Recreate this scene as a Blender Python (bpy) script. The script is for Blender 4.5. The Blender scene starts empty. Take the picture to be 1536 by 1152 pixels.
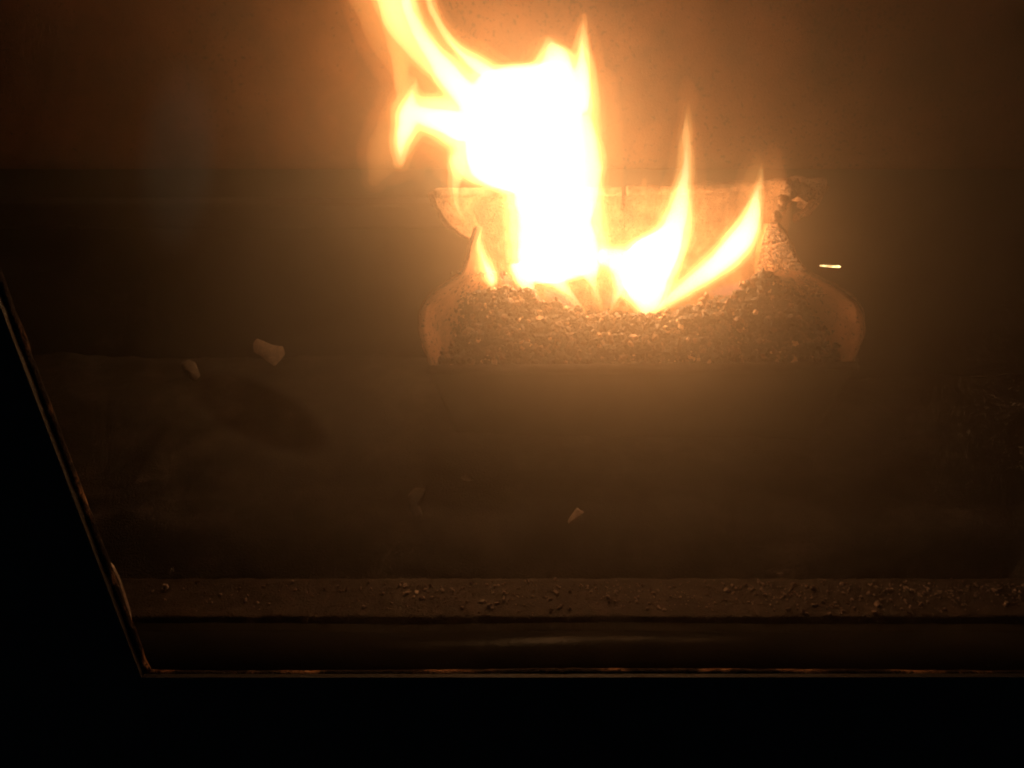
import bpy, bmesh, math, random
from mathutils import Vector, noise as mnoise
random.seed(7)
SC = bpy.context.scene
COL = SC.collection
R = math.radians

# ------------------------------------------------------------------ camera
F = 1229.0                      # focal length in photo pixels (1536 wide)
PITCH = R(20)
CAM = Vector((0, 0, 0.30))
cd = bpy.data.cameras.new("camera"); cam = bpy.data.objects.new("camera", cd); COL.objects.link(cam)
cam.location = CAM; cam.rotation_euler = (R(90) - PITCH, 0, 0)
cd.sensor_width = 36; cd.lens = 36 * F / 1536; cd.clip_start = 0.01; cd.clip_end = 50
SC.camera = cam
# ------------------------------------------------------------------ world: a dark room
w = bpy.data.worlds.new("World"); SC.world = w; w.use_nodes = True
w.node_tree.nodes["Background"].inputs[0].default_value = (0.55, 0.8, 1.0, 1)
w.node_tree.nodes["Background"].inputs[1].default_value = 0.013
# ------------------------------------------------------------------ exposure and renderer
SC.view_settings.view_transform = 'Standard'; SC.view_settings.look = 'None'
SC.view_settings.exposure = 0.0; SC.view_settings.gamma = 1.0
SC.render.engine = 'CYCLES'
cy = SC.cycles
cy.max_bounces = 4; cy.diffuse_bounces = 2; cy.glossy_bounces = 2; cy.volume_bounces = 0; cy.use_light_tree = False
cy.transparent_max_bounces = 64; cy.sample_clamp_indirect = 6.0
cy.use_denoising = True; cy.use_adaptive_sampling = True; cy.adaptive_threshold = 0.02; cy.filter_width = 1.9
LAMP = 1.0       # overall strength of the fire's lamps
FLAME = 1.0      # overall strength of the flame bodies
FIRE = (1.0, 0.37, 0.10)

# ------------------------------------------------------------------ helpers
FW = Vector((0, math.cos(PITCH), -math.sin(PITCH))); UP = Vector((0, math.sin(PITCH), math.cos(PITCH))); RT = Vector((1, 0, 0))
def at(px, py, Y):
    """world point at distance Y into the stove for a photo pixel"""
    d = RT * ((px - 768) / F) + UP * (-(py - 576) / F) + FW
    return CAM + d * (Y / d.y)
def lerp(a, b, t): return a + (b - a) * t
def interp(pts, x):
    if x <= pts[0][0]: return pts[0][1]
    for (a, b), (c, d) in zip(pts, pts[1:]):
        if x <= c: return lerp(b, d, (x - a) / (c - a) if c > a else 0)
    return pts[-1][1]
def n3(v, s): return mnoise.noise(Vector(v) * s)
def smooth(t): t = max(0, min(1, t)); return t * t * (3 - 2 * t)

def link(name, verts, faces, mat, parent=None, shade=True, loc=None):
    me = bpy.data.meshes.new(name)
    if loc is not None: verts = [Vector(v) - loc for v in verts]
    me.from_pydata([tuple(v) for v in verts], [], faces)
    bm = bmesh.new(); bm.from_mesh(me); bmesh.ops.recalc_face_normals(bm, faces=bm.faces); bm.to_mesh(me); bm.free()
    if shade: me.polygons.foreach_set("use_smooth", [True] * len(me.polygons))
    me.update()
    if mat: me.materials.append(mat)
    o = bpy.data.objects.new(name, me); COL.objects.link(o)
    if loc is not None: o.location = loc
    if parent is not None:
        o.parent = parent; o.location = (loc if loc is not None else Vector()) - parent.location
    return o
def tag(o, label=None, cat=None, group=None, kind=None):
    for k, v in (("label", label), ("category", cat), ("group", group), ("kind", kind)):
        if v: o[k] = v
    return o
def empty(name, loc):
    o = bpy.data.objects.new(name, None); COL.objects.link(o); o.location = loc; o.empty_display_size = 0.02
    return o
def box(x0, x1, y0, y1, z0, z1):
    v = [(x, y, z) for x in (x0, x1) for y in (y0, y1) for z in (z0, z1)]
    f = [(0, 1, 3, 2), (4, 6, 7, 5), (0, 4, 5, 1), (2, 3, 7, 6), (0, 2, 6, 4), (1, 5, 7, 3)]
    return v, f
def bevel(o, wd, seg=2):
    m = o.modifiers.new("bevel", 'BEVEL'); m.width = wd; m.segments = seg; m.limit_method = 'ANGLE'
def grid_faces(nr, nc, closed=False):
    f = []
    for i in range(nr - 1):
        for j in range(nc if closed else nc - 1):
            k = (j + 1) % nc
            f.append((i * nc + j, i * nc + k, (i + 1) * nc + k, (i + 1) * nc + j))
    return f
def solid(o, th, off=-1):
    m = o.modifiers.new("solid", 'SOLIDIFY'); m.thickness = th; m.offset = off; return m

# ------------------------------------------------------------------ materials
def mat(name):
    m = bpy.data.materials.new(name); m.use_nodes = True
    nt = m.node_tree; nt.nodes.clear()
    out = nt.nodes.new('ShaderNodeOutputMaterial')
    return m, nt, out
def N(nt, t, **k):
    n = nt.nodes.new(t)
    for a, b in k.items():
        if a.startswith('_'): setattr(n, a[1:], b)
        else: n.inputs[a.replace('__', ' ')].default_value = b
    return n
def ramp(nt, fac, stops):
    r = nt.nodes.new('ShaderNodeValToRGB'); e = r.color_ramp.elements
    while len(e) < len(stops): e.new(0.5)
    for el, (p, c) in zip(e, stops): el.position = p; el.color = (*c, 1)
    nt.links.new(fac, r.inputs[0]); return r.outputs[0]
def crust(name, c0, c1, c2, scale=60, rough=0.85, bump=0.3, pit=(0.02, 0.015, 0.01), pit_scale=400, pit_amt=0.66, bump_d=0.001, spec=0.3, grain=900):
    """ash- and soot-crusted metal: mottled colour, small dark pits, fine relief"""
    m, nt, out = mat(name); L = nt.links.new
    tc = N(nt, 'ShaderNodeTexCoord')
    n1 = N(nt, 'ShaderNodeTexNoise', Scale=scale, Detail=5.0, Roughness=0.65); L(tc.outputs['Object'], n1.inputs['Vector'])
    col = ramp(nt, n1.outputs['Fac'], [(0.3, c0), (0.5, c1), (0.72, c2)])
    n2 = N(nt, 'ShaderNodeTexNoise', Scale=pit_scale, Detail=3.0, Roughness=0.6); L(tc.outputs['Object'], n2.inputs['Vector'])
    n2b = N(nt, 'ShaderNodeTexNoise', Scale=scale * 0.35, Detail=2.0); L(tc.outputs['Object'], n2b.inputs['Vector'])
    ad = N(nt, 'ShaderNodeMath', _operation='MULTIPLY_ADD'); L(n2b.outputs['Fac'], ad.inputs[0]); ad.inputs[1].default_value = 0.25; L(n2.outputs['Fac'], ad.inputs[2])
    th = N(nt, 'ShaderNodeMapRange'); L(ad.outputs[0], th.inputs[0]); th.inputs[1].default_value = pit_amt + 0.125; th.inputs[2].default_value = pit_amt + 0.175
    mx = N(nt, 'ShaderNodeMix', _data_type='RGBA'); L(th.outputs[0], mx.inputs[0]); L(col, mx.inputs[6]); mx.inputs[7].default_value = (*pit, 1)
    b = N(nt, 'ShaderNodeBsdfPrincipled', Roughness=rough); L(mx.outputs[2], b.inputs['Base Color']); b.inputs['Specular IOR Level'].default_value = spec
    n3_ = N(nt, 'ShaderNodeTexNoise', Scale=grain, Detail=3.0, Roughness=0.7); L(tc.outputs['Object'], n3_.inputs['Vector'])
    sm = N(nt, 'ShaderNodeMath', _operation='ADD'); L(n3_.outputs['Fac'], sm.inputs[0]); L(n1.outputs['Fac'], sm.inputs[1])
    bp = N(nt, 'ShaderNodeBump', Strength=bump, Distance=bump_d); L(sm.outputs[0], bp.inputs['Height']); L(bp.outputs[0], b.inputs['Normal'])
    L(b.outputs[0], out.inputs['Surface'])
    return m
M_WALL = crust("firebox_wall_tan", (0.085, 0.029, 0.011), (0.165, 0.057, 0.022), (0.25, 0.09, 0.037), scale=26, pit_scale=420, pit_amt=0.60, bump=0.5, pit=(0.035, 0.012, 0.005))
M_SHELF = crust("dusty_soot", (0.006, 0.004, 0.003), (0.012, 0.008, 0.006), (0.035, 0.024, 0.017), scale=80, pit_amt=0.62)
M_SOOT = crust("sooty_steel", (0.012, 0.010, 0.009), (0.02, 0.017, 0.014), (0.035, 0.028, 0.022), scale=45, pit_amt=0.7)
M_POT = crust("ash_crusted_iron", (0.08, 0.046, 0.028), (0.22, 0.13, 0.08), (0.42, 0.28, 0.18), scale=110, pit_scale=850, pit_amt=0.585, bump=0.9, bump_d=0.0015)
M_CHEEK = crust("ash_dusted_iron", (0.17, 0.08, 0.042), (0.34, 0.17, 0.092), (0.46, 0.25, 0.145), scale=60, pit_scale=420, pit_amt=0.62, bump=0.7)
M_ASH = crust("grey_ash", (0.012, 0.009, 0.007), (0.035, 0.026, 0.02), (0.10, 0.074, 0.056), scale=38, pit_amt=0.62, bump=0.8, bump_d=0.002)
M_LEDGE = crust("dusty_ledge", (0.016, 0.010, 0.007), (0.03, 0.019, 0.013), (0.07, 0.045, 0.031), scale=160, pit_scale=700, pit_amt=0.6, bump=1.0, bump_d=0.0012)
M_FLAKE = crust("pale_ash_flake", (0.3, 0.2, 0.14), (0.45, 0.31, 0.22), (0.6, 0.44, 0.32), scale=200, pit_amt=0.75, bump=0.6)
M_DIM = crust("sooty_ash_flake", (0.1, 0.08, 0.06), (0.2, 0.15, 0.115), (0.32, 0.25, 0.19), scale=200, pit_amt=0.75, bump=0.6)
M_CRUMB = crust("pale_ash_crumb", (0.10, 0.068, 0.05), (0.25, 0.175, 0.13), (0.55, 0.42, 0.32), scale=120, pit_amt=0.75, bump=0.4)
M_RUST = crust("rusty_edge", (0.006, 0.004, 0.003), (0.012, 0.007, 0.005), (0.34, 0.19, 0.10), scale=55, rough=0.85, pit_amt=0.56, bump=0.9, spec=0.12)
M_BLACK = crust("black_stove_paint", (0.010, 0.010, 0.010), (0.014, 0.014, 0.014), (0.02, 0.02, 0.02), scale=60, rough=0.7, pit_amt=0.9, bump=0.25)
M_GLOSS = crust("black_enamel", (0.008, 0.008, 0.008), (0.012, 0.011, 0.01), (0.018, 0.016, 0.014), scale=25, rough=0.26, pit_amt=0.9, bump=0.35, spec=0.012, grain=120)
M_CLIP = crust("bare_metal", (0.08, 0.06, 0.045), (0.16, 0.12, 0.09), (0.5, 0.42, 0.33), scale=120, rough=0.4, pit_amt=0.85, spec=0.8)

def clinker_mat():
    m, nt, out = mat("clinker_ash"); L = nt.links.new
    at_ = N(nt, 'ShaderNodeAttribute', _attribute_name="tone")
    tc = N(nt, 'ShaderNodeTexCoord'); n1 = N(nt, 'ShaderNodeTexNoise', Scale=700.0, Detail=5.0); L(tc.outputs['Object'], n1.inputs['Vector'])
    mm = N(nt, 'ShaderNodeMath', _operation='MULTIPLY_ADD'); L(n1.outputs['Fac'], mm.inputs[0]); mm.inputs[1].default_value = 0.5; L(at_.outputs['Fac'], mm.inputs[2])
    c = ramp(nt, mm.outputs[0], [(0.22, (0.012, 0.007, 0.004)), (0.5, (0.045, 0.022, 0.011)), (0.75, (0.25, 0.13, 0.07)), (1.0, (0.65, 0.46, 0.3))])
    b = N(nt, 'ShaderNodeBsdfPrincipled', Roughness=0.55); L(c, b.inputs['Base Color']); b.inputs['Specular IOR Level'].default_value = 0.6
    bp = N(nt, 'ShaderNodeBump', Strength=0.8, Distance=0.0008); L(n1.outputs['Fac'], bp.inputs['Height']); L(bp.outputs[0], b.inputs['Normal'])
    L(b.outputs[0], out.inputs['Surface']); return m
M_CLINK = clinker_mat()
def ember_mat(name, col, st):
    m, nt, out = mat(name); L = nt.links.new
    tc = N(nt, 'ShaderNodeTexCoord'); n1 = N(nt, 'ShaderNodeTexNoise', Scale=500.0, Detail=3.0); L(tc.outputs['Object'], n1.inputs['Vector'])
    mr = N(nt, 'ShaderNodeMapRange'); L(n1.outputs['Fac'], mr.inputs[0]); mr.inputs[1].default_value = 0.35; mr.inputs[2].default_value = 0.65; mr.inputs[3].default_value = st * 0.15; mr.inputs[4].default_value = st
    b = N(nt, 'ShaderNodeBsdfPrincipled', Roughness=0.8); b.inputs['Base Color'].default_value = (0.06, 0.04, 0.03, 1)
    b.inputs['Emission Color'].default_value = (*col, 1); L(mr.outputs[0], b.inputs['Emission Strength'])
    L(b.outputs[0], out.inputs['Surface']); return m
M_EMBER = ember_mat("glowing_ember", (1.0, 0.35, 0.12), 2.2)
M_SPARK = ember_mat("spark_trail", (1.0, 0.62, 0.22), 5.0)

# ------------------------------------------------------------------ the firebox (setting)
YB = 0.535
XL, XR = -0.37, 0.44
def zat(py, Y): return at(768, py, Y).z
ZP = zat(254, 0.525)                       # lower edge of the upper back panel
def panel(name, x0, x1, y0, y1, z0, z1, m, nx=2, bev=0.0015, parent=None):
    v, f = box(x0, x1, y0, y1, z0, z1)
    o = link(name, v, f, m, parent, shade=False); bevel(o, bev); return o
wall = tag(panel("back_wall", XL, XR, YB, YB + 0.02, 0.02, 0.75, M_SOOT), kind='structure')
# upper back panel, a slightly dished heavy plate standing proud of the wall
nx, nz = 60, 50; vs = []
for i in range(nz):
    for j in range(nx):
        x = lerp(XL + 0.004, XR - 0.004, j / (nx - 1)); z = lerp(ZP, 0.74, i / (nz - 1))
        y = 0.524 + 0.0016 * n3((x, 0, z), 14) + 0.0006 * n3((x, 3, z), 60)
        if i == 0: y += 0.003
        vs.append((x, y, z))
bp_ = link("back_plate", vs, grid_faces(nz, nx), M_WALL, wall); solid(bp_, 0.006, 1)
# shelf bar across the back wall below it
za, zb = zat(303, 0.512), zat(344, 0.503)
sh = panel("back_shelf", XL, at(760, 300, .51).x, 0.504, YB, zb, za, M_SHELF, bev=0.002, parent=wall)
for nm, x0, x1 in (("left_wall", XL - 0.02, XL), ("right_wall", XR, XR + 0.02)):
    tag(panel(nm, x0, x1, 0.30, YB + 0.02, 0.02, 0.75, M_SOOT), kind='structure')
tag(panel("ceiling", XL - 0.02, XR + 0.02, 0.28, YB + 0.02, 0.75, 0.77, M_SOOT), kind='structure')
# floor: ash bank rising towards the back
def floor_z(x, y):
    t = smooth((y - 0.37) / 0.16)
    return 0.062 + 0.027 * smooth((y - .336) / .04) + 0.036 * t * (1 if x < 0.0 else lerp(1, 0.6, smooth(x / 0.2))) + 0.004 * n3((x, y, 0), 18) + 0.0025 * n3((x, y, 4), 60) + 0.001 * n3((x, y, 9), 180)
nx, ny = 190, 80; vs = []
for i in range(ny):
    for j in range(nx):
        x = lerp(XL, XR, j / (nx - 1)); y = lerp(0.325, YB, i / (ny - 1)); vs.append((x, y, floor_z(x, y)))
tag(link("floor", vs, grid_faces(ny, nx), M_ASH), kind='structure')
# front lip of the firebox, dusty on top
ZL = 0.30 - 0.22
YL0, YL1 = 0.304, 0.334
nx, ny = 260, 14; vs = []
for i in range(ny):
    for j in range(nx):
        x = lerp(XL - 0.02, XR + 0.02, j / (nx - 1)); y = lerp(YL0, YL1, i / (ny - 1))
        z = ZL + 0.0004 * n3((x, y, 0), 90) + 0.0006 * n3((x, y, 2), 300)
        vs.append((x, y, z))
lip = link("front_ledge", vs, grid_faces(ny, nx), M_LEDGE); solid(lip, 0.05, -1); tag(lip, kind='structure')

# ------------------------------------------------------------------ burn pot
POT0 = at(960, 552, 0.44)
pot = tag(empty("burn_pot", POT0), "ash-crusted iron burn pot with flared rim and wide scooped cheeks", "burn pot")
# back wall of the pot with the two flared ears; notch near the middle
top_pts = [(651, 284), (700, 284), (800, 283), (900, 282), (932, 281), (934, 312), (937, 312), (939, 280), (1000, 280), (1060, 277), (1145, 272), (1176, 270), (1184, 266), (1196, 267), (1204, 270), (1240, 267)]
bot_pts = [(651, 292), (655, 308), (663, 322), (674, 336), (690, 350), (712, 362), (730, 470), (1140, 470), (1150, 380), (1164, 340), (1184, 303), (1203, 302), (1206, 325), (1216, 320), (1228, 310), (1236, 293), (1240, 280)]
def potY(px, py):
    e = smooth((740 - px) / 90) * 0.022 + smooth((px - 1140) / 90) * 0.020
    return 0.486 - e - 0.012 * smooth((py - 330) / 140)
cols = sorted(set([round(lerp(651, 1240, k / 118), 2) for k in range(119)] + [932, 934, 937, 939, 1203, 1206]))
rows = 34; vs = []
for i in range(rows):
    for px in cols:
        py = lerp(interp(top_pts, px), interp(bot_pts, px), i / (rows - 1))
        v = at(px, py, potY(px, py)); q = 0.0011 * n3(v, 120) + 0.0006 * n3(v, 420); v.y += q; vs.append(v)
        if i in (0, rows - 1): v.z += 0.0006 * n3(v, 300)
o = link("pot_back", vs, grid_faces(rows, len(cols)), M_POT, pot, loc=POT0); solid(o, 0.006, 1)
# thick rolled rim along the top, in two lengths either side of the slot
def sweep(path, ry, rz, seg=10, jit=0.0005, close=True):
    vs = []
    for k, p in enumerate(path):
        for s in range(seg):
            a = 2 * math.pi * s / seg
            c, sn = math.cos(a), math.sin(a)
            q = Vector((0, ry * (abs(c) ** 0.6) * (1 if c > 0 else -1), rz * (abs(sn) ** 0.6) * (1 if sn > 0 else -1)))
            v = p + q; v += Vector((n3(v, 260), n3(v + Vector((5, 0, 0)), 260), n3(v + Vector((9, 0, 0)), 260))) * jit; vs.append(v)
    f = grid_faces(len(path), seg, True); n = len(path)
    if close: f += [tuple(range(seg)), tuple(range((n - 1) * seg, n * seg))]
    return vs, f
def rim(a, b, n):
    path = []
    for k in range(n):
        px = lerp(a, b, k / (n - 1)); py = interp([(652, 289), (932, 287), (1000, 285), (1060, 283), (1145, 277), (1185, 274), (1240, 272)], px)
        path.append(at(px, py, potY(px, py) - 0.0015))
    v, f = sweep(path, 0.0032, 0.0024)
    return link("rim", v, f, M_POT, pot, loc=POT0)
rim(653, 932, 90); rim(940, 1238, 100)
# crust of burnt-on ash lumps at the right ear and the curled lip at its end
def lump(px, py, Y, r, s=(1, 1, 1), seed=0, sub=2):
    bm = bmesh.new(); bmesh.ops.create_icosphere(bm, subdivisions=sub, radius=r)
    c = at(px, py, Y)
    for v in bm.verts:
        d = 1 + 0.45 * n3(v.co / r + Vector((seed, 0, 0)), 1.6) + 0.2 * n3(v.co / r + Vector((0, seed, 0)), 4)
        v.co = Vector((v.co.x * s[0], v.co.y * s[1], v.co.z * s[2])) * d + c
    vs = [v.co.copy() for v in bm.verts]; fs = [tuple(v.index for v in f.verts) for f in bm.faces]; bm.free()
    return vs, fs
def merge(parts):
    V, Fc = [], []
    for v, f in parts:
        o = len(V); V += v; Fc += [tuple(i + o for i in q) for q in f]
    return V, Fc
v, f = merge([lump(1178 + random.uniform(-8, 40), 0, 0, 0, sub=1) for _ in range(0)] +
             [lump(px, py, 0.463 + random.uniform(-.002, .002), random.uniform(.0025, .0045), seed=k * 3.1) for k, (px, py) in enumerate(
                 [(1182, 276), (1192, 274), (1198, 281), (1186, 290), (1176, 300), (1172, 312), (1205, 286), (1166, 324), (1212, 292), (1180, 284), (1222, 296)])])
o = link("ash_crust", v, f, M_POT, pot, loc=POT0); o["kind"] = "stuff"
path = [at(px, py, Y) for px, py, Y in [(1226, 290, .461), (1222, 297, .460), (1217, 305, .4595), (1212, 313, .459), (1207, 319, .460), (1199, 324, .461), (1192, 328, .463)]]
v, f = sweep(path, 0.003, 0.0022); link("curled_lip", v, f, M_POT, pot, loc=POT0)
# cheeks: scooped side walls whose front edges make the wide bell outline
def cheek(name, front, inner, dy, y0=0.420, ex=1.3):
    n = len(front); m = 14; K = 6
    def cr(pts, t):
        k = min(int(t), len(pts) - 2); u = t - k
        p0, p1, p2, p3 = pts[max(k - 1, 0)], pts[k], pts[k + 1], pts[min(k + 2, len(pts) - 1)]
        return [0.5 * (2 * b + (c - a) * u + (2 * a - 5 * b + 4 * c - d) * u * u + (3 * b - a - 3 * c + d) * u ** 3) for a, b, c, d in zip(p0, p1, p2, p3)]
    vs = []; rws = (n - 1) * K + 1
    for i in range(rws):
        t = i / K; fp, ip = cr(front, t), cr(inner, t)
        for j in range(m):
            s = j / (m - 1); px = lerp(fp[0], ip[0], s); py = lerp(fp[1], ip[1], s)
            Y = y0 + dy * (1 - (1 - s) ** ex)
            p = at(px, py, Y); q = 0.0007 * n3(p, 140) + 0.0004 * n3(p, 420); p += Vector((q, 0, q)); vs.append(p)
    o = link(name, vs, grid_faces(rws, m), M_CHEEK, pot, loc=POT0); solid(o, 0.002, 0)
    path = [at(*cr(front, i / K)[:2], y0 - 0.0005) for i in range(rws)]
    v, f = sweep(path, 0.0009, 0.0009, 8, 0.0006); link("cheek_edge", v, f, M_POT, o)
    bpy.data.objects[o.name].children[-1].location = -POT0 if False else Vector()
    return o
LF = [(650, 556), (641, 532), (632, 506), (629, 480), (635, 457), (651, 438), (672, 423), (690, 410), (698, 393), (704, 370), (711, 350), (714, 341)]
LI = [(740, 560), (738, 530), (735, 500), (735, 475), (736, 455), (738, 438), (740, 425), (736, 412), (726, 395), (718, 372), (720, 350), (721, 341)]
RF = [(1276, 552), (1283, 532), (1292, 510), (1296, 485), (1290, 460), (1272, 441), (1246, 425), (1218, 412), (1203, 402), (1194, 386), (1186, 366), (1177, 349), (1167, 335)]
RI = [(1160, 556), (1158, 530), (1156, 505), (1155, 480), (1150, 460), (1146, 445), (1140, 430), (1136, 418), (1134, 405), (1134, 388), (1136, 368), (1141, 350), (1148, 336)]
cheek("cheek", LF, LI, 0.05); cheek("cheek", RF, RI, 0.055, 0.422, 1.0)
for ch in pot.children:                       # edges were built in world space
    for e in ch.children: e.location = -POT0
# tapered base under the pot and its front sill
b0 = [at(640, 552, .418), at(1286, 548, .422), at(1180, 548, .505), at(730, 548, .50)]
zf = 0.05
b1 = [Vector((at(720, 552, .47).x, .475, zf)), Vector((at(1200, 552, .47).x, .478, zf)), Vector((at(1160, 552, .5).x, .52, zf)), Vector((at(760, 552, .5).x, .52, zf))]
for q in b0: q.z = at(960, 556, .42).z
o = link("pot_base", b0 + b1, [(0, 1, 2, 3), (7, 6, 5, 4), (0, 4, 5, 1), (1, 5, 6, 2), (2, 6, 7, 3), (3, 7, 4, 0)], M_SOOT, pot, shade=False, loc=POT0); bevel(o, 0.003)
path = [at(lerp(641, 1284, k / 80), lerp(554, 549, k / 80), .4185) for k in range(81)]
v, f = sweep(path, 0.002, 0.0022, 8, 0.0007); link("sill", v, f, M_SHELF, pot, loc=POT0)

# ------------------------------------------------------------------ ash and clinker heap
crest = [(640, 545), (655, 532), (680, 518), (695, 500), (704, 470), (718, 440), (735, 438), (770, 440), (800, 447), (830, 461), (860, 473), (900, 479), (950, 478), (1000, 476), (1030, 467), (1060, 457), (1100, 447), (1130, 428), (1140, 412), (1160, 415), (1190, 438), (1210, 470), (1232, 492), (1258, 515), (1278, 530), (1290, 542)]
def heap_pt(px, t):
    """t=0 foot in front, 1 crest, 1..1.6 falls into the crater behind"""
    ct = interp(crest, px)
    py = lerp(553, ct, min(t, 1)); Y = 0.427 + 0.026 * min(t, 1) ** 1.4
    p = at(px, py, Y)
    if t > 1: p.y += (t - 1) * 0.045; p.z -= (t - 1) * 0.016
    n = 0.0046 * n3(p, 75) + 0.0036 * n3(p, 170) + .0016 * n3(p, 400)
    p.z += n * min(1, 2.5 * t + .2); p.y -= n * 0.5
    return p
nc, nr = 210, 46; vs = []
for i in range(nr):
    for j in range(nc):
        vs.append(heap_pt(lerp(644, 1286, j / (nc - 1)), 1.6 * i / (nr - 1)))
hV, hF = vs, grid_faces(nr, nc); tones = [0.0] * len(vs)
ico = bmesh.new(); bmesh.ops.create_icosphere(ico, subdivisions=1, radius=1); iv = [v.co.copy() for v in ico.verts]; fi = [tuple(v.index for v in f.verts) for f in ico.faces]; ico.free()
def chunk(V, Fc, T, c, r, tone, flat=0.7):
    sd = Vector((random.uniform(0, 90), random.uniform(0, 90), random.uniform(0, 90)))
    rot = Vector((random.gauss(0, 1), random.gauss(0, 1), random.gauss(0, 1))).to_track_quat('Z', 'Y')
    sx, sy, sz = random.uniform(.6, 1.3), random.uniform(.6, 1.1), random.uniform(.4, .9) * flat / .7
    o = len(V)
    for q in iv:
        d = 1 + 0.55 * n3(q + sd, 1.7)
        V.append(c + rot @ Vector((q.x * sx, q.y * sy, q.z * sz)) * (r * d)); T.append(tone)
    Fc += [tuple(i + o for i in q) for q in fi]
for k in range(7500):
    px = random.uniform(646, 1284); t = random.random() ** 0.85 * 1.12
    p = heap_pt(px, t)
    r = random.choice((.0005, .0007, .0009, .0012, .0016, .0020)) * random.uniform(.8, 1.25)
    if random.random() < .04: r *= 1.5
    tone = max(0, min(.75, random.gauss(.04, .06) + (0.3 if n3(p, 110) > .16 else 0)))
    if random.random() < .03: tone = .7
    chunk(hV, hF, tones, p + Vector((0, -r * .3, r * .35)), r, tone)
for k in range(520):                          # clumps of fused clinker standing out of the heap
    c = heap_pt(random.uniform(660, 1272), random.random() ** .8 * 1.05); tone = max(.0, random.gauss(.16, .2)); R0 = random.choice((.0014, .0018, .0024, .0032, .0042)) * random.uniform(.8, 1.2)
    for q in range(9):
        d = Vector((random.gauss(0, 1), random.gauss(0, .8), random.gauss(.5, .8))) * R0 * .6
        chunk(hV, hF, tones, c + d, R0 * random.uniform(.3, .62), max(0, min(.8, tone + random.gauss(0, .08))))
# crusted slope climbing the right cheek
for k in range(3000):
    u, vv = random.random(), random.random()
    py = lerp(336, 445, u); xl = interp([(336, 1156), (345, 1150), (390, 1138), (420, 1130), (445, 1110)], py); xr = interp([(336, 1166), (345, 1172), (366, 1184), (390, 1195), (412, 1216), (445, 1240)], py)
    px = lerp(xl, xr, vv); fx_, ix_ = interp(sorted((b, a) for a, b in RF), py), interp(sorted((b, a) for a, b in RI), py)
    Y = .4192 + .055 * min(1, max(0, (px - fx_) / (ix_ - fx_)))
    chunk(hV, hF, tones, at(px, py, Y), random.uniform(.0005, .0014), random.uniform(.2, .6))
# light scatter of grit on the left cheek
LEDGE_L = [(410, 690), (423, 672), (438, 651), (457, 635), (480, 629), (506, 632), (532, 641)]
for k in range(1500):
    px = random.gauss(712, 17); py = random.uniform(408, 530)
    if px < 668 + abs(random.gauss(0, 14)) - max(0, 440 - py) * .1: continue
    chunk(hV, hF, tones, at(px, py, .420 + .05 * (1 - (1 - min(1, max(0, (px - interp(LEDGE_L, py)) / (738 - interp(LEDGE_L, py))))) ** 1.3) - .001), random.uniform(.0006, .0016), random.choice((.02, .05, .1, .2, .6)))
heap = link("ash_heap", hV, hF, M_CLINK)
ca = heap.data.attributes.new("tone", 'FLOAT', 'POINT'); ca.data.foreach_set("value", tones)
heap.data.polygons.foreach_set("use_smooth", [i < (nr - 1) * (nc - 1) for i in range(len(heap.data.polygons))])
tag(heap, "heap of dark brown granular clinker and ash filling the burn pot", "ash", kind='stuff')

# glowing embers along the crater edge
for px, py, r, lab in [(800, 438, .0030, "dull red ember on top of the clump below the tallest flame"), (809, 433, .0014, "tiny bright ember beside the dull red clump, under the tallest flame"),
                       (872, 462, .0017, "orange ember at the foot of the tallest flame, left of centre"), (915, 465, .0018, "orange ember between the tallest flame and the pointed flame"),
                       (960, 461, .0021, "bright ember in the lowest middle of the fire crater, under the pointed flame"), (1000, 461, .0019, "orange ember where the right-hand flame leaves the ash heap")]:
    V, Fc, T = [], [], []
    c = heap_pt(px, 1.0) + Vector((0, -.0005, r * .5)); chunk(V, Fc, T, c, r, 0)
    tag(link("ember", V, Fc, M_EMBER, shade=False, loc=c), lab, "ember", "embers along the crater edge")

# spark off to the right, its light trail shaped as a solid glowing sliver
sp = [at(1230, 398.5, .43), at(1238, 399, .43), at(1250, 399.7, .43), at(1258, 400, .43), at(1261, 400.2, .43)]
rad = [.0003, .0005, .0006, .0007, .0003]; vs = []
for p, r in zip(sp, rad):
    for s in range(8): vs.append(p + Vector((0, math.cos(s * math.pi / 4), math.sin(s * math.pi / 4))) * r)
tag(link("spark", vs, grid_faces(5, 8, True) + [tuple(range(8)), tuple(range(32, 40))], M_SPARK, loc=sp[2]), "thin bright yellow spark flying right of the burn pot", "spark")

# ------------------------------------------------------------------ loose ash flakes and crumbs
def hit_floor(px, py):
    Y = 0.345
    while Y < 0.53:
        p = at(px, py, Y)
        if p.z <= floor_z(p.x, p.y): break
        Y += 0.001
    p.z = floor_z(p.x, p.y); return p
def flake(outline, label, m=None, th=.0022):
    cx = sum(p[0] for p in outline) / len(outline); cy_ = sum(p[1] for p in outline) / len(outline)
    c = hit_floor(cx, max(p[1] for p in outline) + 1)
    tp = [at(px, py, c.y + (max(q[1] for q in outline) - py) * 0.00012) for px, py in outline]
    n = len(tp); mid = sum(tp, Vector()) / n + Vector((0, -.0025, 0.0005))
    bk = [p + Vector((0, th, .0003)) for p in tp]; bm_ = mid + Vector((0, th + .0025, 0))
    V = tp + bk + [mid, bm_]
    Fc = [(i, (i + 1) % n, 2 * n) for i in range(n)] + [(n + (i + 1) % n, n + i, 2 * n + 1) for i in range(n)] + [(i, n + i, n + (i + 1) % n, (i + 1) % n) for i in range(n)]
    o = link("ash_flake", V, Fc, m or M_FLAKE, loc=c); bevel(o, .0006, 2)
    s = o.modifiers.new("sub", 'SUBSURF'); s.levels = s.render_levels = 1
    return tag(o, label, "ash flake", "pale ash flakes on the firebox floor")
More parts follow.
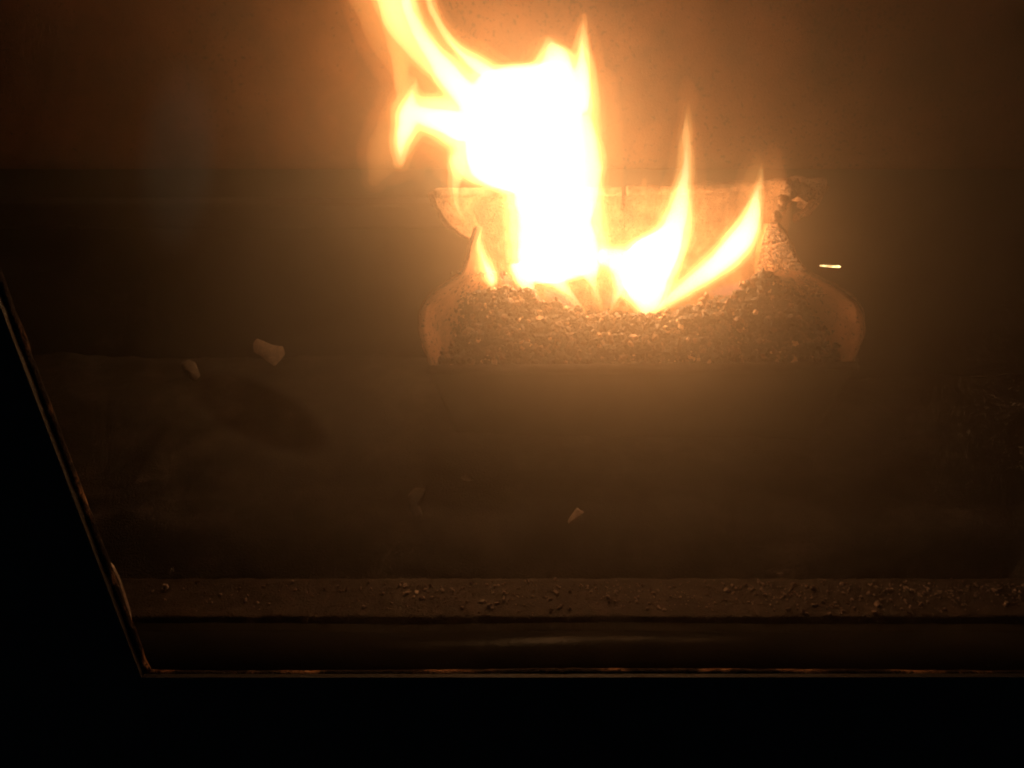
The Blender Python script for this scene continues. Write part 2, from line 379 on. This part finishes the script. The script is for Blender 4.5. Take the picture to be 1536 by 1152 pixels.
flake([(379, 516), (384, 509), (395, 513), (408, 520), (424, 521), (427, 533), (419, 543), (412, 550), (400, 543), (390, 533), (380, 529)], "largest pale ash flake, left of the burn pot on the ash bank")
flake([(271, 545), (282, 540), (292, 545), (296, 556), (300, 565), (292, 572), (283, 568), (282, 556), (273, 553)], "small dim ash flake at far left, below and beside the largest flake", M_DIM)
flake([(851, 785), (856, 776), (862, 769), (866, 763), (871, 768), (877, 769), (870, 776), (862, 781), (855, 788)], "pointed pale ash flake lying alone below the middle of the pot")
flake([(690, 716), (700, 713), (711, 720), (704, 723), (694, 721)], "thin sliver of ash below the pot, upper of the dim pair", M_DIM)
flake([(612, 745), (622, 735), (637, 736), (634, 750), (628, 760), (634, 774), (622, 776), (613, 762)], "dim curved ash flake low on the floor, left of the pointed flake", M_DIM)
crV, crF, crT = [], [], []
def ledge_pt(px, py):
    p = at(px, py, .31); d = (p - CAM); return CAM + d * ((ZL - CAM.z) / d.z)
for k in range(1500):
    px = random.uniform(200, 1560); 
    dens = interp([(200, .06), (480, .35), (700, .7), (1000, 1), (1536, 1)], px)
    if random.random() > dens: continue
    p = ledge_pt(px, random.triangular(869, 925, 880)); r = random.choice((.0003, .0004, .0005, .0006, .0009)) * random.uniform(.7, 1.3)
    if abs(n3(p, 30)) < .12: r *= 1.3
    chunk(crV, crF, crT, p + Vector((0, 0, r * .5)), r, 0)
for px, py in [(735, 912), (825, 918), (790, 872), (780, 884), (602, 876), (990, 912), (995, 917)]: 
    for q in range(3): chunk(crV, crF, crT, ledge_pt(px + random.uniform(-4, 4), py + random.uniform(-2, 2)) + Vector((0, 0, .0006)), random.uniform(.0006, .001), 0)
tag(link("ash_crumbs", crV, crF, M_CRUMB, shade=False), "scatter of tiny pale ash crumbs along the dusty front ledge", "ash", kind='stuff')
for px, py, r, lab in [(1170, 864, .0015, "small upright ash crumb on the back edge of the front ledge"), (1315, 908, .0020, "largest ash crumb on the front ledge, near its front edge"),
                       (1090, 887, .0016, "ash crumb on the front ledge below the right cheek of the pot"), (1303, 892, .0015, "ash crumb on the front ledge just behind the largest crumb"),
                       (1243, 922, .0014, "ash crumb at the very front edge of the ledge right of centre"), (735, 911, .0016, "lumpy ash crumb on the front ledge left of the door's bright highlight")]:
    V, Fc, T = [], [], []; c = ledge_pt(px, py) + Vector((0, 0, r * .4)); chunk(V, Fc, T, c, r, 0)
    tag(link("ash_crumb", V, Fc, M_CRUMB, shade=False, loc=c), lab, "ash crumb", "ash crumbs on the front ledge")

# ------------------------------------------------------------------ stove door: black frame, gasket edge, enamel retainer, sooty glass
D0 = Vector((0, .262, 0.02))
door = tag(empty("stove_door", D0), "black stove door frame with a sooty slant-sided glass window", "stove door")
YD = .2505
c0 = at(216, 1011, YD); e0 = at(-120, 122, YD)          # lower left corner and a point up the slanted side
sl = (e0 - c0); ztop = 0.60
tl = c0 + sl * ((ztop - c0.z) / sl.z)
xr = 0.42
def slab(name, pts, y0, y1, m, bev=0.0003):
    n = len(pts); V = [Vector((x, y0, z)) for x, z in pts] + [Vector((x, y1, z)) for x, z in pts]
    Fc = [tuple(range(n)), tuple(range(2 * n - 1, n - 1, -1))] + [(i, (i + 1) % n, n + (i + 1) % n, n + i) for i in range(n)]
    o = link(name, V, Fc, m, door, shade=False, loc=D0); return o
slab("bottom_rail", [(c0.x, c0.z), (xr, c0.z + .0004), (xr, c0.z - .16), (c0.x, c0.z - .16)], .2485, YD, M_BLACK)
slab("side_stile", [(c0.x - .0002, c0.z - .16), (c0.x - .0002, c0.z), (tl.x, tl.z), (tl.x - .25, tl.z), (tl.x - .25, c0.z - .16)], .2485, YD, M_BLACK)
slab("top_rail", [(tl.x - .25, tl.z + .0003), (xr + .1, tl.z + .0003), (xr + .1, tl.z + .08), (tl.x - .25, tl.z + .08)], .2485, YD, M_BLACK)
slab("side_stile", [(xr + .0003, c0.z - .16), (xr + .1, c0.z - .16), (xr + .1, tl.z), (xr + .0003, tl.z)], .2485, YD, M_BLACK)
# thin lit edge of the gasket on the rail and rust along the slanted side
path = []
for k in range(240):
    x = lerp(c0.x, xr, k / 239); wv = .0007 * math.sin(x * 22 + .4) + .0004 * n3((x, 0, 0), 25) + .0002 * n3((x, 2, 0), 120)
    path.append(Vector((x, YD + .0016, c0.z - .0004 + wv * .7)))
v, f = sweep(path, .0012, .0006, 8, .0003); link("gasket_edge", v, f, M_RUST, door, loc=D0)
vs = []; nseg = 260
for k in range(nseg):
    t = k / (nseg - 1); p = c0.lerp(tl, t); 
    for s in range(8):
        a = s * math.pi / 4; wid = .0009 + .0010 * abs(n3((p.z, 1, 0), 60)) + .0006 * n3((p.z, 5, 0), 200)
        vs.append(p + Vector((.0002 + wid * math.cos(a) * .9, .002 + .0018 * math.sin(a), 0)))
link("rusty_edge", vs, grid_faces(nseg, 8, True) + [tuple(range(8)), tuple(range((nseg - 1) * 8, nseg * 8))], M_RUST, door, loc=D0)
# bent spring clip holding the glass near the lower left corner
path = [at(px, py, .2575) for px, py in [(158, 842), (163, 845), (170, 852), (178, 868), (186, 890), (193, 915), (198, 940), (200, 960)]]
v, f = sweep(path, .0009, .0006, 8, .0002); link("clip", v, f, M_CLIP, door, loc=D0)
# black enamel retainer bar, rounded, inside the glass along the bottom
prof = []
for k in range(16):
    a = lerp(R(-20), R(105), k / 15); prof.append((.283 - .0135 * math.sin(a) * 1.25 + .004, ZL - .0125 + .0135 * math.cos(a)))
prof = [(.3025, ZL - .03)] + [(.3025, ZL - .002)] + prof + [(.2705, ZL - .03)]
xs = [lerp(XL - .02, xr, k / 120) for k in range(121)]; vs = []
for x in xs:
    for y, z in prof: vs.append((x, y + .0006 * n3((x, 0, 0), 9), z + .0005 * n3((x, 4, 0), 12)))
link("retainer_bar", vs, grid_faces(len(xs), len(prof)), M_GLOSS, door, loc=D0)
# the pane: smoke-hazed glass (a scattering body)
def glass_mat():
    m, nt, out = mat("smoke_hazed_glass"); L = nt.links.new
    tc = N(nt, 'ShaderNodeTexCoord')
    n1 = N(nt, 'ShaderNodeTexNoise', Scale=9.0, Detail=5.0, Roughness=0.6); L(tc.outputs['Object'], n1.inputs['Vector'])
    base = N(nt, 'ShaderNodeMapRange'); L(n1.outputs['Fac'], base.inputs[0]); base.inputs[1].default_value = .25; base.inputs[2].default_value = .75; base.inputs[3].default_value = .78; base.inputs[4].default_value = 1.22
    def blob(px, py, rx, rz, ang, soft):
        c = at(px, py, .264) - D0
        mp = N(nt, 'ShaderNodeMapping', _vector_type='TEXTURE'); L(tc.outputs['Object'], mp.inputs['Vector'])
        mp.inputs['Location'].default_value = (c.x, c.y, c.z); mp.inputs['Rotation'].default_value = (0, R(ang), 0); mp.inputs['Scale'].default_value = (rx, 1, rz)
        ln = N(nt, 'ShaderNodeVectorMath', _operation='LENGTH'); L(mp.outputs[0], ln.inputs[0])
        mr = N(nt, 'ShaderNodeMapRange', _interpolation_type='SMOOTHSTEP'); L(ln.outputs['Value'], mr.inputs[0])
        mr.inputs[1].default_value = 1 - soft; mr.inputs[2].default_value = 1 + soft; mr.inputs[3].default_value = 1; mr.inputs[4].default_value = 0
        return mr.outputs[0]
    pale = blob(266, 240, .010, .024, 14, .45); dark_refl = blob(390, 620, .0105, .024, -62, .22)  # reflections on the glass, one pale and one dark, painted into the haze density
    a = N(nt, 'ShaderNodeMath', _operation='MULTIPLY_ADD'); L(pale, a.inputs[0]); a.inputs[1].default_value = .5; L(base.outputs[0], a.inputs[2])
    b = N(nt, 'ShaderNodeMath', _operation='MULTIPLY_ADD'); L(dark_refl, b.inputs[0]); b.inputs[1].default_value = -.42; L(a.outputs[0], b.inputs[2])
    # glow falloff painted into the haze: thinner towards the lower rail and slanted stile
    sp_ = N(nt, 'ShaderNodeSeparateXYZ'); L(tc.outputs['Object'], sp_.inputs[0])
    cz = c0 - D0; nrm = Vector((sl.z, 0, -sl.x)).normalized()
    e1 = N(nt, 'ShaderNodeMapRange', _interpolation_type='SMOOTHSTEP'); L(sp_.outputs['Z'], e1.inputs[0])
    e1.inputs[1].default_value = cz.z - .02; e1.inputs[2].default_value = cz.z + .095; e1.inputs[3].default_value = .12; e1.inputs[4].default_value = 1
    dt = N(nt, 'ShaderNodeVectorMath', _operation='DOT_PRODUCT'); L(tc.outputs['Object'], dt.inputs[0]); dt.inputs[1].default_value = nrm
    e2 = N(nt, 'ShaderNodeMapRange', _interpolation_type='SMOOTHSTEP'); L(dt.outputs['Value'], e2.inputs[0]); o_ = nrm.dot(cz)
    e2.inputs[1].default_value = o_ - .02; e2.inputs[2].default_value = o_ + .10; e2.inputs[3].default_value = .3; e2.inputs[4].default_value = 1
    ee = N(nt, 'ShaderNodeMath', _operation='MULTIPLY'); L(e1.outputs[0], ee.inputs[0]); L(e2.outputs[0], ee.inputs[1])
    eb = N(nt, 'ShaderNodeMath', _operation='MULTIPLY'); L(ee.outputs[0], eb.inputs[0]); L(b.outputs[0], eb.inputs[1])
    den = N(nt, 'ShaderNodeMath', _operation='MULTIPLY'); L(eb.outputs[0], den.inputs[0]); den.inputs[1].default_value = GLASS_DENSITY
    mx = N(nt, 'ShaderNodeMix', _data_type='RGBA'); L(pale, mx.inputs[0]); mx.inputs[6].default_value = (1.0, .82, .61, 1); mx.inputs[7].default_value = (.72, .8, 1.0, 1)  # bluish tint of the pale reflection, painted into the haze colour
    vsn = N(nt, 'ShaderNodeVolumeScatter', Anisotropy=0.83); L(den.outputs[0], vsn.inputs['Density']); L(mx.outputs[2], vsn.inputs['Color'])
    L(vsn.outputs[0], out.inputs['Volume']); return m
GLASS_DENSITY = 122.0
zb_ = c0.z - .02
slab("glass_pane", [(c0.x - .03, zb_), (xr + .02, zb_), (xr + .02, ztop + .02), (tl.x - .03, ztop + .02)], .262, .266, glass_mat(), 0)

# ------------------------------------------------------------------ flames: glowing gas bodies, brighter towards the heart
S, Rw = 'spine', 'row'
def loft(rings, seg=16):
    """rings: (centre, u, v) ellipse axes"""
    vs = []
    for c, u, v in rings:
        for s in range(seg):
            a = 2 * math.pi * s / seg; vs.append(c + u * math.cos(a) + v * math.sin(a))
    n = len(rings)
    return vs, grid_faces(n, seg, True) + [tuple(range(seg)), tuple(range((n - 1) * seg, n * seg))]
def cat(pts, K=5):
    out = []
    for k in range(len(pts) - 1):
        p0, p1, p2, p3 = pts[max(k - 1, 0)], pts[k], pts[k + 1], pts[min(k + 2, len(pts) - 1)]
        for q in range(K):
            u = q / K
            out.append([0.5 * (2 * b + (c - a) * u + (2 * a - 5 * b + 4 * c - d) * u * u + (3 * b - a - 3 * c + d) * u ** 3) for a, b, c, d in zip(p0, p1, p2, p3)])
    out.append(list(pts[-1])); return out
def flame_piece(pts, Y, sc, off, dk, kind):
    """pts: spine (x, y, halfwidth) in photo pixels; rows are turned into spines with flat rings"""
    P = cat(pts); rings = []; n = len(P)
    for k, (x, y, hw) in enumerate(P):
        h = max(.6, hw * sc + off * min(1, .15 + hw / 14) if off > 0 else hw * sc + off)
        if kind == 'row': tx, ty = 1.0, 0.0
        else:
            a, b = P[max(k - 1, 0)], P[min(k + 1, n - 1)]; dx, dy = b[0] - a[0], b[1] - a[1]; l = math.hypot(dx, dy) or 1
            tx, ty = -dy / l, dx / l
        m = Y / F * 1.02
        c = at(x, y, Y); u = (RT * tx - UP * ty) * (h * m)
        vv = FW * min(h * m * dk, .024)
        if kind == S and k in (0, n - 1):          # rounded ends
            g = -1 if k == 0 else 1; tg = (P[1][0] - P[0][0], P[1][1] - P[0][1]) if k == 0 else (P[-1][0] - P[-2][0], P[-1][1] - P[-2][1]); l = math.hypot(*tg) or 1
            cap = [(at(x + g * tg[0] / l * h * q, y + g * tg[1] / l * h * q, Y), u * math.sqrt(1 - q * q), vv * math.sqrt(1 - q * q)) for q in (0, .4, .7, .9, .99)]
            rings += cap[::-1] if k == 0 else cap
        else: rings.append((c, u, vv))
    # round the ends: extend by the offset
    return loft(rings)
def rows(*r): return [((a + b) / 2, y, (b - a) / 2) for a, b, y in r]
def gas(name, col, em, opaque_to_pick=False):
    m, nt, out = mat(name); L = nt.links.new
    e = N(nt, 'ShaderNodeEmission', Strength=em); e.inputs['Color'].default_value = (*col, 1)
    L(e.outputs[0], out.inputs['Volume'])
    if opaque_to_pick:                      # faint glowing skin of the flame
        t = N(nt, 'ShaderNodeBsdfTransparent'); s = N(nt, 'ShaderNodeEmission', Strength=0.004); s.inputs['Color'].default_value = (*col, 1)
        ad = N(nt, 'ShaderNodeAddShader'); L(t.outputs[0], ad.inputs[0]); L(s.outputs[0], ad.inputs[1]); L(ad.outputs[0], out.inputs['Surface'])
    m.cycles.homogeneous_volume = True
    return m
LEVELS = [("flame_haze", 1.12, 20, 9, (1.0, .27, .055), False), ("outer_flame", 1.0, 7, 20, (1.0, .37, .085), True), ("inner_flame", .98, 1, 50, (1.0, .47, .11), False),
          ("flame_body", .93, -3.5, 85, (1.0, .55, .18), False), ("flame_core", .82, -8, 125, (1.0, .64, .40), False)]
M_BLUE = gas("blue_root_gas", (.42, .36, 1.0), 9.0)
def flame(label, base, pieces, gain=1.0, levels=5, vox=.0011, swirl=.0012, roots=()):
    root = tag(empty("flame", base), label, "flame", "flames rising from the burn pot")
    for li, (nm, sc, off, em, col, pick) in enumerate(LEVELS[:levels]):
        parts = [flame_piece(p, Y, sc, off * g, dk, kd) for p, Y, dk, kd, g, mx in pieces if li <= mx and max(h * sc + off * g for _, _, h in p) > 1.5]
        if not parts: continue
        v, f = merge(parts)
        o = link(nm, v, f, None, loc=base)
        md = o.modifiers.new("union", 'REMESH'); md.mode = 'VOXEL'; md.voxel_size = vox; md.use_smooth_shade = True
        sm = o.modifiers.new("smooth", 'SMOOTH'); sm.iterations = 4; sm.factor = .5
        dg = bpy.context.evaluated_depsgraph_get(); me = bpy.data.meshes.new_from_object(o.evaluated_get(dg))
        o.modifiers.clear(); old = o.data; o.data = me; bpy.data.meshes.remove(old); me.name = nm
        for vt in me.vertices:
            p = vt.co * 1.0
            d = Vector((n3(p + Vector((li * .013, 0, 0)), 55), n3(p + Vector((0, 3, 0)), 55) * .7, n3(p + Vector((7, 0, 0)), 40) * .6)) * swirl
            d += Vector((n3(p + Vector((1, li * .01, 0)), 150), 0, 0)) * swirl * .4
            vt.co = p + d
        me.materials.clear(); me.materials.append(gas(nm + "_gas", col, em * gain * FLAME, pick))
        o.parent = root; o.location = (0, 0, 0)
    for p, Y in roots:                       # blue-violet gas at the roots of the flame
        v, f = flame_piece(p, Y, 1, 0, .8, S)
        b = link("blue_root", v, f, M_BLUE, loc=base); b.parent = root; b.location = (0, 0, 0)
    return root
S, Rw = 'spine', 'row'
main = [
  (rows((790, 850, 425), (763, 900, 412), (757, 915, 385), (755, 912, 340), (753, 908, 302), (748, 907, 285), (696, 906, 270), (678, 905, 252), (674, 903, 230), (676, 900, 205), (681, 896, 175), (687, 892, 145), (700, 888, 118), (735, 878, 104)), .470, .55, Rw, .8, 4),
  (rows((778, 880, 122), (792, 874, 104), (801, 868, 90), (808, 858, 78), (813, 840, 66), (818, 827, 54)), .470, .8, Rw, .8, 4),
  (rows((846, 895, 165), (854, 892, 125), (859, 888, 95), (863, 884, 68), (868, 880, 42), (871, 876, 20)), .470, 1.8, Rw, .7, 4),
  (rows((850, 900, 330), (862, 908, 285), (868, 909, 248), (866, 901, 205), (866, 892, 170)), .466, 1, Rw, .6, 4),
  ([(725, 165, 38), (695, 135, 30), (664, 102, 25), (640, 68, 21), (623, 35, 18), (610, 0, 18), (602, -40, 15), (595, -80, 14)], .472, 1.2, S, .9, 4),
  ([(750, 116, 12), (720, 100, 13), (694, 82, 10), (672, 56, 8), (656, 28, 7), (645, 0, 6.5), (636, -30, 6), (630, -60, 5)], .472, 2.6, S, .6, 4),
  ([(640, 110, 12), (612, 78, 16), (594, 42, 20), (580, 5, 22), (566, -30, 24), (555, -70, 24)], .474, 1.2, S, 1.2, 1),
  ([(642, 100, 13), (612, 56, 24), (596, 10, 30), (585, -30, 31), (576, -70, 28)], .474, 1.0, S, .8, 3),
  ([(700, 192, 42), (665, 182, 30), (636, 174, 26), (615, 172, 24), (604, 188, 19), (599, 212, 14), (598, 232, 10), (600, 246, 6)], .474, 1.2, S, 1, 3),
  ([(622, 120, 5), (617, 143, 14), (614, 166, 24), (609, 192, 23), (603, 218, 17), (600, 246, 9)], .474, 1.3, S, .9, 4),
  ([(680, 174, 32), (650, 172, 28), (622, 168, 24)], .474, 1.2, S, .9, 3),
  ([(588, 30, 10), (594, 65, 12), (600, 95, 12), (606, 125, 11), (608, 150, 10)], .475, 1.3, S, .8, 2),
  ([(690, 190, 30), (650, 180, 22), (620, 172, 18), (608, 186, 12), (603, 205, 7)], .473, 1.5, S, .6, 4),
  ([(622, 80, 10), (616, 125, 14), (596, 175, 16), (584, 210, 18), (574, 240, 18), (562, 268, 7)], .476, .7, S, 1.1, 1),
  ([(672, 150, 16), (640, 120, 22), (610, 84, 28), (588, 40, 32), (570, -5, 34), (555, -50, 34)], .477, .7, S, 1, 1),
  ([(640, 205, 12), (628, 228, 10), (622, 250, 6), (628, 266, 3)], .476, .8, S, 1, 0),
  ([(618, 238, 9), (602, 252, 8), (584, 263, 6), (564, 272, 2)], .476, 1, S, 1, 0),
  ([(690, 242, 18), (682, 275, 9), (684, 300, 7), (692, 325, 5), (702, 345, 2)], .462, 1.3, S, .6, 3),
  ([(722, 262, 20), (713, 285, 14), (708, 305, 10), (706, 325, 5)], .462, 1, S, .9, 1),
  (rows((760, 800, 395), (768, 806, 418), (783, 807, 436), (797, 807, 451)), .462, 1.2, Rw, .35, 4),
  ([(828, 412, 22), (848, 436, 11), (864, 456, 7), (882, 476, 3)], .464, 1.2, S, .4, 4),
  ([(882, 400, 24), (890, 425, 10), (896, 450, 6), (906, 474, 3)], .464, 1.2, S, .4, 4),
]
F0 = at(830, 450, .468)
flame("tallest white-hot flame in the middle, its torn tip bending up to the left", F0, main, 1.0, swirl=.0021, roots=[([(752, 412, 5), (762, 424, 8), (768, 434, 4)], .456), ([(824, 440, 8), (846, 452, 10), (866, 464, 5)], .458)])
small = [([(712, 322, 2), (716, 345, 5), (721, 368, 8), (727, 390, 10), (734, 408, 13), (738, 422, 12), (737, 432, 5)], .450, 1.3, S, .6, 4)]
flame("smallest flame, a single thin tongue at the left end of the pot", at(737, 432, .456), small, 1.6, swirl=.0006)
mid = [
  (rows((955, 978, 476), (946, 996, 460), (926, 1010, 440), (916, 1018, 420), (920, 1028, 395), (934, 1036, 368), (975, 1041, 342), (993, 1042, 315), (1006, 1042, 285), (1015, 1041, 255), (1019, 1040, 225), (1022, 1039, 195), (1026, 1036, 170), (1029, 1032, 148)), .466, .8, Rw, .7, 4),
  ([(928, 400, 20), (930, 430, 12), (922, 452, 8), (912, 474, 3)], .463, .9, S, .5, 4),
  ([(905, 385, 20), (930, 390, 24), (960, 395, 24)], .468, .9, S, .5, 4),
  ([(995, 430, 14), (990, 452, 10), (984, 475, 4)], .460, .9, S, .4, 3),
  ([(956, 362, 9), (960, 330, 6), (963, 300, 5), (967, 270, 3)], .470, 1.6, S, .5, 1),
  ([(970, 300, 8), (966, 250, 9), (972, 215, 6), (985, 190, 3)], .474, .5, S, 1, 0),
  ([(1030, 170, 4), (1034, 145, 5), (1030, 120, 2)], .466, 1.2, S, 1, 0),
]
flame("pointed white flame right of the tallest one, with a thin straight spike", at(965, 460, .464), mid, 1.25, swirl=.0014, roots=[([(912, 455, 5), (920, 446, 7), (918, 432, 4)], .458)])
right = [
  ([(985, 464, 9), (1012, 444, 15), (1045, 420, 20), (1080, 392, 25), (1106, 366, 27), (1122, 340, 23), (1131, 312, 16), (1137, 286, 10), (1141, 262, 5), (1143, 244, 2.5)], .464, 1.0, S, .6, 4),
  ([(1040, 445, 6), (1080, 425, 12), (1115, 395, 14), (1138, 362, 14), (1150, 325, 14), (1152, 285, 12), (1155, 250, 8), (1162, 222, 3)], .466, 1.1, S, .9, 0),
  ([(1120, 330, 8), (1122, 295, 9), (1128, 265, 8), (1134, 235, 4)], .466, .8, S, 1, 1),
]
flame("right-hand flame leaning to the right over the ash heap with a sharp tip", at(1000, 464, .464), right, 1.35, swirl=.0014, roots=[([(1062, 440, 4), (1088, 436, 9), (1110, 430, 8), (1124, 420, 4)], .458)])
# the fire's own light
for k, (px, py, Y, p) in enumerate([(640, 95, .472, .4), (640, 180, .474, .4), (770, 150, .470, .9), (840, 210, .470, 1.1), (800, 300, .470, 1.7), (840, 380, .466, 1.9), (970, 410, .466, 1.6), (1025, 320, .466, .4), (1108, 364, .464, .7)]):
    ld = bpy.data.lights.new("fire_light", 'POINT'); ld.color = FIRE; ld.energy = .069 * p * LAMP; ld.shadow_soft_size = .008
    lo = bpy.data.objects.new("fire_light", ld); COL.objects.link(lo); lo.location = at(px, py, Y)
